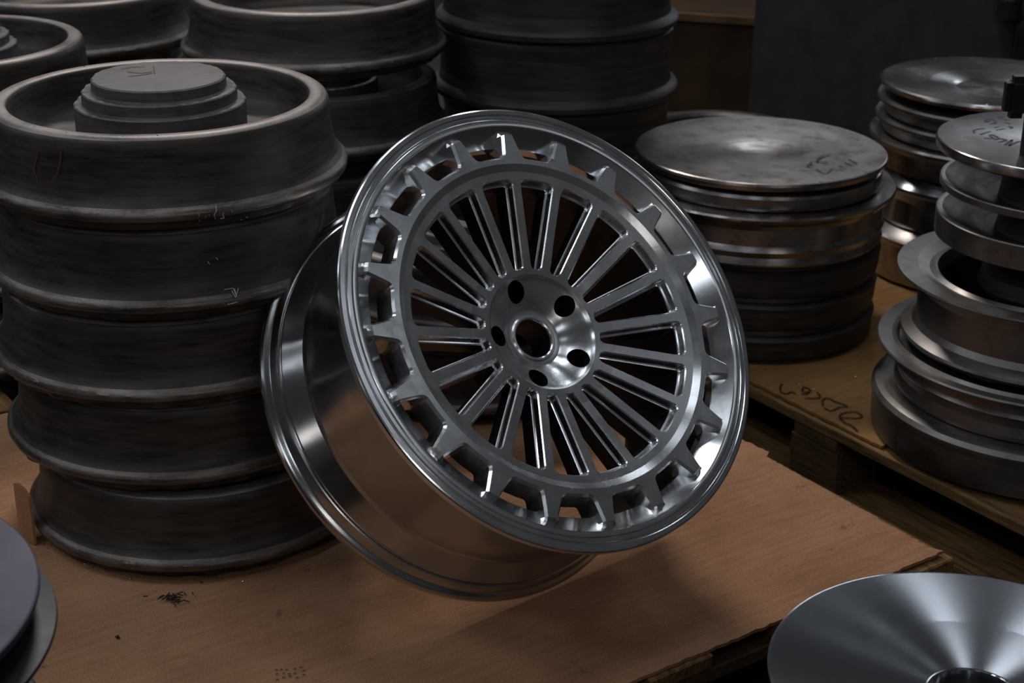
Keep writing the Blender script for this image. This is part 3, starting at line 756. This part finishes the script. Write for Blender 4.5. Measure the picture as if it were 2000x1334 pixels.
INK_HAND=[[(-0.0853,0.0598,0.0),(-0.0874,0.0597,0.0),(-0.0894,0.0598,0.0),(-0.0915,0.0595,0.0),(-0.0938,0.0585,0.0),(-0.0965,0.0566,0.0),(-0.0996,0.0539,0.0),(-0.1025,0.051,0.0),(-0.1047,0.048,0.0),(-0.1058,0.045,0.0),(-0.1063,0.0419,0.0),(-0.1065,0.0388,0.0),(-0.1068,0.0357,0.0)],[(-0.0819,0.0445,0.0),(-0.084,0.043,0.0),(-0.0861,0.0415,0.0),(-0.0883,0.04,0.0),(-0.0906,0.0382,0.0),(-0.093,0.036,0.0),(-0.0955,0.0337,0.0),(-0.0981,0.0312,0.0),(-0.1006,0.0288,0.0)],[(-0.0885,0.0261,0.0),(-0.0871,0.0264,0.0),(-0.0856,0.0268,0.0),(-0.0842,0.0269,0.0),(-0.0831,0.0262,0.0),(-0.0821,0.0244,0.0),(-0.0814,0.0219,0.0),(-0.0808,0.019,0.0),(-0.0805,0.0163,0.0),(-0.0804,0.0136,0.0),(-0.0806,0.0108,0.0),(-0.081,0.0083,0.0),(-0.0816,0.0063,0.0),(-0.0825,0.0051,0.0),(-0.0837,0.0043,0.0),(-0.0849,0.004,0.0),(-0.0859,0.0042,0.0),(-0.0865,0.005,0.0),(-0.0869,0.0062,0.0),(-0.0871,0.0079,0.0),(-0.0875,0.0101,0.0),(-0.0879,0.013,0.0),(-0.0882,0.0166,0.0),(-0.0886,0.0204,0.0),(-0.089,0.0241,0.0)],[(-0.0794,0.0103,0.0),(-0.0784,0.0088,0.0),(-0.0773,0.0073,0.0),(-0.0762,0.0058,0.0),(-0.0752,0.0045,0.0),(-0.0741,0.0035,0.0),(-0.073,0.0026,0.0),(-0.0721,0.0017,0.0),(-0.0721,0.0007,0.0),(-0.073,-0.0007,0.0),(-0.0746,-0.0022,0.0),(-0.0766,-0.0038,0.0),(-0.0785,-0.0054,0.0),(-0.0804,-0.0069,0.0),(-0.0824,-0.0084,0.0),(-0.0845,-0.01,0.0),(-0.0865,-0.0115,0.0)],[(-0.1003,0.0098,0.0),(-0.0894,0.0071,0.0)],[(-0.0524,-0.0047,0.0),(-0.0546,-0.006,0.0),(-0.0566,-0.007,0.0),(-0.0589,-0.0085,0.0),(-0.0616,-0.0108,0.0),(-0.0649,-0.0145,0.0),(-0.0687,-0.019,0.0),(-0.0727,-0.0239,0.0),(-0.0766,-0.0286,0.0)],[(-0.0766,-0.0286,0.0),(-0.0753,-0.0259,0.0),(-0.0741,-0.0232,0.0),(-0.0727,-0.0203,0.0),(-0.0712,-0.0169,0.0),(-0.0694,-0.0127,0.0),(-0.0674,-0.008,0.0),(-0.0653,-0.003,0.0),(-0.0632,0.0019,0.0)],[(-0.0632,0.0019,0.0),(-0.0653,-0.0008,0.0),(-0.0673,-0.0033,0.0),(-0.0694,-0.006,0.0),(-0.0716,-0.0091,0.0),(-0.074,-0.0129,0.0),(-0.0765,-0.0172,0.0),(-0.0791,-0.0216,0.0),(-0.0816,-0.0259,0.0)],[(-0.0618,0.1143,0.0),(-0.0634,0.1139,0.0),(-0.0649,0.1135,0.0),(-0.0664,0.113,0.0),(-0.068,0.112,0.0),(-0.0697,0.1102,0.0),(-0.0716,0.1078,0.0),(-0.0732,0.1053,0.0),(-0.0742,0.1032,0.0),(-0.0744,0.1013,0.0),(-0.0741,0.0995,0.0),(-0.0733,0.0983,0.0),(-0.0723,0.0979,0.0),(-0.071,0.0989,0.0),(-0.0693,0.1009,0.0),(-0.0674,0.1033,0.0),(-0.0658,0.1056,0.0),(-0.0645,0.1081,0.0),(-0.0632,0.1111,0.0),(-0.0621,0.1135,0.0),(-0.0613,0.1143,0.0),(-0.0607,0.113,0.0),(-0.0604,0.1103,0.0),(-0.0603,0.1069,0.0),(-0.0603,0.1036,0.0),(-0.0603,0.1003,0.0),(-0.0602,0.0968,0.0),(-0.0606,0.0934,0.0),(-0.0616,0.0908,0.0),(-0.0636,0.0891,0.0),(-0.0663,0.088,0.0),(-0.0693,0.0872,0.0),(-0.0722,0.0863,0.0)],[(-0.0442,0.1278,0.0),(-0.0458,0.126,0.0),(-0.0476,0.124,0.0),(-0.0489,0.1223,0.0),(-0.0494,0.1211,0.0),(-0.0484,0.1204,0.0),(-0.0464,0.12,0.0),(-0.0442,0.1202,0.0),(-0.0427,0.1213,0.0),(-0.0421,0.1237,0.0),(-0.0419,0.127,0.0),(-0.0419,0.1308,0.0),(-0.0418,0.1344,0.0)],[(-0.0457,0.1104,0.0),(-0.0396,0.1084,0.0)],[(-0.0713,0.0654,0.0),(-0.0625,0.0698,0.0)],[(-0.0712,0.054,0.0),(-0.0577,0.0595,0.0)],[(-0.0483,0.0954,0.0),(-0.0418,0.0871,0.0)],[(-0.0481,0.0743,0.0),(-0.047,0.0728,0.0),(-0.0457,0.0712,0.0),(-0.0447,0.0697,0.0),(-0.0444,0.0682,0.0),(-0.0451,0.0666,0.0),(-0.0464,0.065,0.0),(-0.048,0.0634,0.0),(-0.0495,0.0618,0.0)]]
INK_DISC=[[(0.1129,-0.0315,0.0),(0.109,-0.0336,0.0),(0.1052,-0.0355,0.0),(0.1014,-0.0378,0.0),(0.0976,-0.0415,0.0),(0.0934,-0.0474,0.0),(0.0888,-0.0548,0.0),(0.085,-0.0622,0.0),(0.083,-0.0682,0.0),(0.0834,-0.0725,0.0),(0.0856,-0.0758,0.0),(0.0885,-0.0782,0.0),(0.0909,-0.0798,0.0),(0.0927,-0.0802,0.0),(0.0945,-0.0794,0.0),(0.0962,-0.0782,0.0),(0.098,-0.0773,0.0)],[(0.0727,-0.0779,0.0),(0.0695,-0.0851,0.0),(0.0659,-0.0927,0.0),(0.063,-0.0994,0.0),(0.0618,-0.1038,0.0),(0.0627,-0.1052,0.0),(0.0653,-0.1043,0.0),(0.0685,-0.1026,0.0),(0.0714,-0.1013,0.0)],[(0.0718,-0.1219,0.0),(0.0732,-0.1268,0.0),(0.0746,-0.1318,0.0),(0.0761,-0.1364,0.0),(0.0778,-0.1399,0.0),(0.0796,-0.1427,0.0),(0.0815,-0.1449,0.0),(0.0837,-0.1456,0.0),(0.0861,-0.1442,0.0),(0.0889,-0.1396,0.0),(0.0921,-0.1325,0.0),(0.0955,-0.1244,0.0),(0.0988,-0.1167,0.0)],[(0.134,-0.0622,0.0),(0.1357,-0.0657,0.0),(0.1376,-0.0691,0.0),(0.1392,-0.0725,0.0),(0.1406,-0.0762,0.0),(0.1414,-0.0801,0.0),(0.1419,-0.0843,0.0),(0.1423,-0.0884,0.0),(0.1427,-0.0925,0.0)],[(0.125,-0.0813,0.0),(0.133,-0.1021,0.0)],[(0.1101,-0.098,0.0),(0.1172,-0.1094,0.0)]]
INK_CARD=[[(-1.6702,1.6826,0.0),(-1.668,1.6789,0.0),(-1.6658,1.6752,0.0),(-1.6634,1.6716,0.0),(-1.6606,1.6683,0.0),(-1.657,1.665,0.0),(-1.6529,1.6618,0.0),(-1.6489,1.6592,0.0),(-1.6455,1.6577,0.0),(-1.6429,1.6577,0.0),(-1.6407,1.6587,0.0),(-1.639,1.6603,0.0),(-1.6379,1.6622,0.0),(-1.6378,1.6645,0.0),(-1.6385,1.6675,0.0),(-1.6393,1.6702,0.0),(-1.639,1.6722,0.0),(-1.6374,1.6728,0.0),(-1.635,1.6727,0.0),(-1.6322,1.6723,0.0),(-1.6297,1.6721,0.0)],[(-1.6447,1.7015,0.0),(-1.6405,1.702,0.0),(-1.636,1.7029,0.0),(-1.6319,1.7031,0.0),(-1.6284,1.7021,0.0),(-1.6256,1.6988,0.0),(-1.6231,1.6941,0.0),(-1.6214,1.6892,0.0),(-1.6206,1.6855,0.0),(-1.6212,1.6836,0.0),(-1.6228,1.6826,0.0),(-1.6249,1.6819,0.0),(-1.6268,1.6811,0.0)],[(-1.6403,1.6986,0.0),(-1.638,1.6957,0.0),(-1.6356,1.6925,0.0),(-1.6334,1.6899,0.0),(-1.6313,1.6884,0.0),(-1.6294,1.6887,0.0),(-1.6278,1.6901,0.0),(-1.6262,1.6921,0.0),(-1.6245,1.6938,0.0)],[(-1.6167,1.7055,0.0),(-1.6136,1.7042,0.0),(-1.6104,1.7029,0.0),(-1.6073,1.7015,0.0),(-1.6048,1.6998,0.0),(-1.6026,1.6977,0.0),(-1.6005,1.6954,0.0),(-1.5992,1.6928,0.0),(-1.5991,1.6897,0.0),(-1.6008,1.686,0.0),(-1.6038,1.6817,0.0),(-1.6073,1.6772,0.0),(-1.6105,1.6727,0.0)],[(-1.5741,1.6768,0.0),(-1.5782,1.6802,0.0),(-1.5826,1.6837,0.0),(-1.5865,1.6872,0.0),(-1.5894,1.6905,0.0),(-1.5911,1.6938,0.0),(-1.5921,1.6971,0.0),(-1.592,1.7,0.0),(-1.5908,1.7022,0.0),(-1.588,1.7033,0.0),(-1.584,1.7035,0.0),(-1.5793,1.7034,0.0),(-1.5744,1.7037,0.0),(-1.5686,1.7047,0.0),(-1.5621,1.7061,0.0),(-1.5562,1.7071,0.0),(-1.5524,1.7068,0.0),(-1.5517,1.705,0.0),(-1.5531,1.7021,0.0),(-1.5551,1.6984,0.0),(-1.5563,1.6943,0.0),(-1.556,1.6893,0.0),(-1.555,1.6834,0.0),(-1.5544,1.6778,0.0),(-1.555,1.6739,0.0),(-1.5572,1.6722,0.0),(-1.5606,1.6719,0.0),(-1.5644,1.6722,0.0),(-1.5681,1.6723,0.0)],[(-1.5238,1.663,0.0),(-1.5267,1.6654,0.0),(-1.5298,1.6677,0.0),(-1.5327,1.6701,0.0),(-1.5349,1.6728,0.0),(-1.5364,1.6758,0.0),(-1.5374,1.6791,0.0),(-1.5379,1.6825,0.0),(-1.5378,1.686,0.0),(-1.5373,1.69,0.0),(-1.5362,1.6944,0.0),(-1.5346,1.6983,0.0),(-1.5323,1.701,0.0),(-1.5287,1.7023,0.0),(-1.524,1.7026,0.0),(-1.5195,1.702,0.0),(-1.5161,1.7007,0.0),(-1.5141,1.6984,0.0),(-1.5128,1.6952,0.0),(-1.5124,1.6916,0.0),(-1.5127,1.6883,0.0),(-1.5142,1.6853,0.0),(-1.5167,1.6825,0.0),(-1.5195,1.6797,0.0),(-1.5217,1.677,0.0),(-1.5237,1.6744,0.0),(-1.5258,1.6719,0.0),(-1.527,1.6696,0.0),(-1.5267,1.6674,0.0),(-1.5241,1.6653,0.0),(-1.5199,1.6632,0.0),(-1.5152,1.6615,0.0),(-1.5111,1.6603,0.0),(-1.5084,1.6603,0.0),(-1.5065,1.6612,0.0),(-1.5038,1.6618,0.0),(-1.499,1.6611,0.0),(-1.491,1.6584,0.0),(-1.4808,1.6544,0.0),(-1.4702,1.6501,0.0),(-1.4608,1.6463,0.0),(-1.4531,1.6431,0.0),(-1.4462,1.6402,0.0),(-1.4396,1.6373,0.0),(-1.4329,1.6344,0.0)],[(-1.4956,1.6619,0.0),(-1.481,1.6562,0.0),(-1.466,1.6502,0.0),(-1.4524,1.6449,0.0),(-1.4421,1.6411,0.0),(-1.4361,1.6394,0.0),(-1.4333,1.6391,0.0),(-1.4317,1.6394,0.0),(-1.4295,1.6394,0.0)]]
CHALK_A=[[(0.081,-0.2138,0.0226),(0.0812,-0.2122,0.0172)],[(0.0806,-0.2102,0.0137),(0.0803,-0.2086,0.0118)],[(0.0874,-0.2102,0.0182),(0.0882,-0.2094,0.0168)],[(0.0915,-0.209,0.02),(0.0926,-0.2074,0.0173)],[(0.0989,-0.203,0.0286),(0.0991,-0.2038,0.0273),(0.0994,-0.2046,0.026),(0.0995,-0.205,0.0246),(0.0995,-0.2054,0.0233),(0.0991,-0.2058,0.0222),(0.0984,-0.2062,0.0213),(0.0977,-0.2062,0.0203),(0.0972,-0.2062,0.0192),(0.0971,-0.2058,0.0177),(0.0971,-0.2046,0.0159),(0.0971,-0.203,0.014),(0.0971,-0.2018,0.0122)],[(0.1031,-0.2034,0.0199),(0.1035,-0.201,0.0153)],[(0.1075,-0.2014,0.0204),(0.107,-0.2014,0.0198),(0.1065,-0.2014,0.0191),(0.106,-0.2014,0.0184),(0.1058,-0.2014,0.0176),(0.1059,-0.2006,0.0164),(0.1063,-0.1994,0.015),(0.1065,-0.1978,0.0134),(0.1063,-0.197,0.0123),(0.1056,-0.1974,0.012),(0.1044,-0.1978,0.0119),(0.1031,-0.1986,0.012),(0.1019,-0.199,0.0119)],[(0.1153,-0.1974,0.0214),(0.1162,-0.1958,0.0187)],[(0.1287,-0.1826,0.0089),(0.1305,-0.1814,0.0074)],[(0.1232,-0.1862,0.0067),(0.1247,-0.1854,0.0059)]]
CHALK_B=[[(0.0999,-0.195,0.0344),(0.11,-0.1894,0.0344)],[(0.1085,-0.1926,0.0325),(0.1133,-0.1974,0.0257)],[(0.11,-0.1898,0.0342),(0.1144,-0.1962,0.0265)],[(0.1113,-0.1898,0.0335),(0.1136,-0.1946,0.0286)],[(0.1154,-0.1878,0.0335),(0.1136,-0.1974,0.0257)],[(0.1043,-0.2026,0.0189),(0.1056,-0.2018,0.0189),(0.1068,-0.201,0.0189),(0.1082,-0.2006,0.0191),(0.1095,-0.1998,0.0192),(0.1109,-0.199,0.0193),(0.1124,-0.1982,0.0195),(0.1139,-0.1978,0.0199),(0.1154,-0.197,0.0201)],[(0.0826,-0.1926,0.0684),(0.0847,-0.1918,0.0648)],[(0.092,-0.1882,0.0715),(0.0936,-0.1874,0.0686)]]
RED_BODY=[[(-0.1025,-0.1822,0.0846),(-0.1047,-0.181,0.0791),(-0.1069,-0.1802,0.0736),(-0.109,-0.179,0.0681),(-0.1101,-0.1786,0.0632),(-0.11,-0.179,0.059),(-0.109,-0.1798,0.0553),(-0.1075,-0.1814,0.052),(-0.106,-0.1834,0.0487)],[(-0.0956,-0.1886,0.0503),(-0.093,-0.1898,0.051),(-0.0905,-0.1906,0.0513),(-0.0879,-0.1918,0.0521),(-0.0856,-0.1922,0.0538),(-0.0831,-0.193,0.057),(-0.0807,-0.1938,0.0611),(-0.0784,-0.1946,0.0658),(-0.0766,-0.195,0.0705),(-0.0751,-0.1954,0.0754),(-0.0741,-0.1954,0.0805),(-0.0731,-0.1958,0.0858),(-0.0721,-0.1958,0.091)]]
RED_HUB=[[(-0.042,0.0155,0.0),(-0.0373,0.0131,0.0),(-0.0326,0.0106,0.0),(-0.028,0.0085,0.0),(-0.0239,0.0078,0.0),(-0.0202,0.0088,0.0),(-0.0169,0.0111,0.0),(-0.0137,0.0139,0.0),(-0.0105,0.0164,0.0)],[(-0.0353,-0.0089,0.0),(-0.0318,-0.0076,0.0),(-0.0283,-0.0063,0.0),(-0.0249,-0.0049,0.0),(-0.0215,-0.0031,0.0),(-0.0183,-0.0006,0.0),(-0.0151,0.0022,0.0),(-0.012,0.0053,0.0),(-0.0088,0.0082,0.0)],[(-0.015,0.0442,0.0),(-0.0057,0.0056,0.0)],[(-0.0533,0.0318,0.0),(-0.05,0.0341,0.0),(-0.0467,0.0365,0.0),(-0.0434,0.0388,0.0),(-0.0399,0.0406,0.0),(-0.0363,0.0418,0.0),(-0.0326,0.0426,0.0),(-0.0289,0.0432,0.0),(-0.0252,0.0439,0.0)]]
strokes('handwriting',INK_HAND,'marker_ink',d12,.0036,.0013,'black marker handwriting')
strokes('handwriting',INK_DISC,'marker_ink',d,.0040,.0008,'faint dark marker scribble')
strokes('handwriting',[[q for q in l if q[1]>1.651] for l in INK_CARD],'brown_ink',far,.0032,.0068,'dark brown handwriting')
strokes('chalk_mark',CHALK_A,'chalk',p0,.0011,0,'white chalk scribble',True)
strokes('chalk_mark',CHALK_B,'chalk',left[1],.0013,0,'white chalk seven',True)
strokes('paint_mark',RED_BODY,'red_paint',p0,.003,0,'faint red paint mark',True)
hubo=[c for c in p0.children if c.name.startswith('hub')][0]
strokes('paint_mark',[[(x,y,.1315) for x,y,_ in l] for l in RED_HUB],'red_paint',hubo,.0022,0,'faded red paint mark')

# ------------------------------------------------------------------ shavings and debris
rnd=random.Random(21)
def chip(x,y,z,size,mat,name,label,cat,group=None):
    bm=bmesh.new(); bmesh.ops.create_icosphere(bm,subdivisions=1,radius=size)
    for v in bm.verts: v.co=Vector((v.co.x*rnd.uniform(.6,1.4),v.co.y*rnd.uniform(.5,1.2),v.co.z*rnd.uniform(.3,.6)))
    o=finish(name,bm,mat,None,20,False); o.location=(x,y,z+size*.35); o.rotation_euler=(0,0,rnd.uniform(0,6))
    return tag(o,label,cat,group)
for x,y in ((-.522,1.752),(-.535,1.762),(-.548,1.772),(-.60,1.812),(-.592,1.80),(-.47,1.727),(-.38,1.718),(-.668,1.909),(-.33,1.722)):
    chip(x,y,DECK,rnd.uniform(.0012,.0022),'chip_metal','metal_shaving','tiny bright aluminium shaving on the cardboard at the foot of the left stack','shaving','shavings at the foot of the left stack')
for x,y in ((.409,2.39),(.475,2.313),(.455,2.33),(.55,2.36),(.60,2.345),(.52,2.29)):
    chip(x,y,DECK,rnd.uniform(.0012,.0024),'chip_metal','metal_shaving','tiny bright aluminium shaving on the yellow-brown handwritten cardboard','shaving','shavings on the handwritten cardboard')
for a in (2.2,2.5,2.75,.55,1.2,1.35,1.45,3.9,4.3,5.4):
    chip(.410+.202*math.cos(a),2.598+.202*math.sin(a),Z(-.730),rnd.uniform(.0008,.0016),'chip_metal','metal_shaving','tiny bright shaving on the rim of the large stained disc','shaving','shavings on the large stained disc')
for a in (.8,1.1,1.5,1.9,3.3,4.4,5.0):
    chip(TX+.19*math.cos(a),TY+.19*math.sin(a),Z(-.685),rnd.uniform(.0008,.0016),'chip_metal','metal_shaving','tiny bright shaving on the topmost silver disc at the upper right','shaving','shavings on the upper right disc')
for a in (2.3,2.6,4.1,4.35,4.7,4.9):
    chip(-.437+.194*math.cos(a),1.955+.194*math.sin(a),ltop,rnd.uniform(.0008,.0016),'chip_metal','metal_shaving','tiny bright shaving on the rim of the topmost left blank','shaving','shavings on the topmost left blank')
chip(-.456,1.595,DECK,.0035,'black_steel','metal_crumb','small dark metal crumb alone on the cardboard near the lower left','crumb')
bm=bmesh.new()
for i in range(34):
    a=rnd.uniform(0,6.3); r=abs(rnd.gauss(0,.008)); x,y=r*math.cos(a)*1.5,r*math.sin(a); L=rnd.uniform(.004,.011); b=rnd.uniform(0,6.3)
    box(bm,x,y,rnd.uniform(.0008,.004),L,.0011,.0009,b)
o=finish('lint_tuft',bm,'dark_debris',None,30,False); o.location=(-.410,1.68,DECK+.0005); tag(o,'small dark tuft of lint on the cardboard in front of the left stack','lint')
bm=bmesh.new()
for i in range(15):
    x=(i%5)*.0075+rnd.uniform(-.002,.002); y=(i//5)*.0085+rnd.uniform(-.002,.002)
    ribbon(bm,[(x,y,0),(x+.0017,y+.0002,0),(x+.0034,y+.0006,0)],.0016)
o=finish('puncture_marks',bm,'brown_ink',near,30,False); 
v=Vector((-.262,1.514,0)); o.location=(v.dot(E1),v.dot(E2),.0062); o.rotation_euler=(0,0,1.2)

# bent scrap of cardboard standing against the lowest left blank
bm=bmesh.new(); pts_=[(-.622,1.815),(-.614,1.803),(-.604,1.796),(-.596,1.790)]
for i in range(len(pts_)-1):
    (x0,y0),(x1,y1)=pts_[i],pts_[i+1]; hh=(.075,.082,.078,.070)
    a=[bm.verts.new((x0-dx,y0-.6*dx,z)) for dx in (0,.003) for z in (0,hh[i])]; b=[bm.verts.new((x1-dx,y1-.6*dx,z)) for dx in (0,.003) for z in (0,hh[i+1])]
    for q in ((a[0],b[0],b[1],a[1]),(a[2],a[3],b[3],b[2]),(a[1],b[1],b[3],a[3]),(a[0],a[2],b[2],b[0])): bm.faces.new(q)
    if i==0: bm.faces.new((a[0],a[1],a[3],a[2]))
    if i==len(pts_)-2: bm.faces.new((b[0],b[2],b[3],b[1]))
bmesh.ops.remove_doubles(bm,verts=bm.verts,dist=1e-5)
o=finish('cardboard_scrap',bm,'cardboard',None,40); o.location=(-.012,.02,DECK)
tag(o,'bent upright scrap of cardboard beside the lowest blank of the left stack','cardboard')
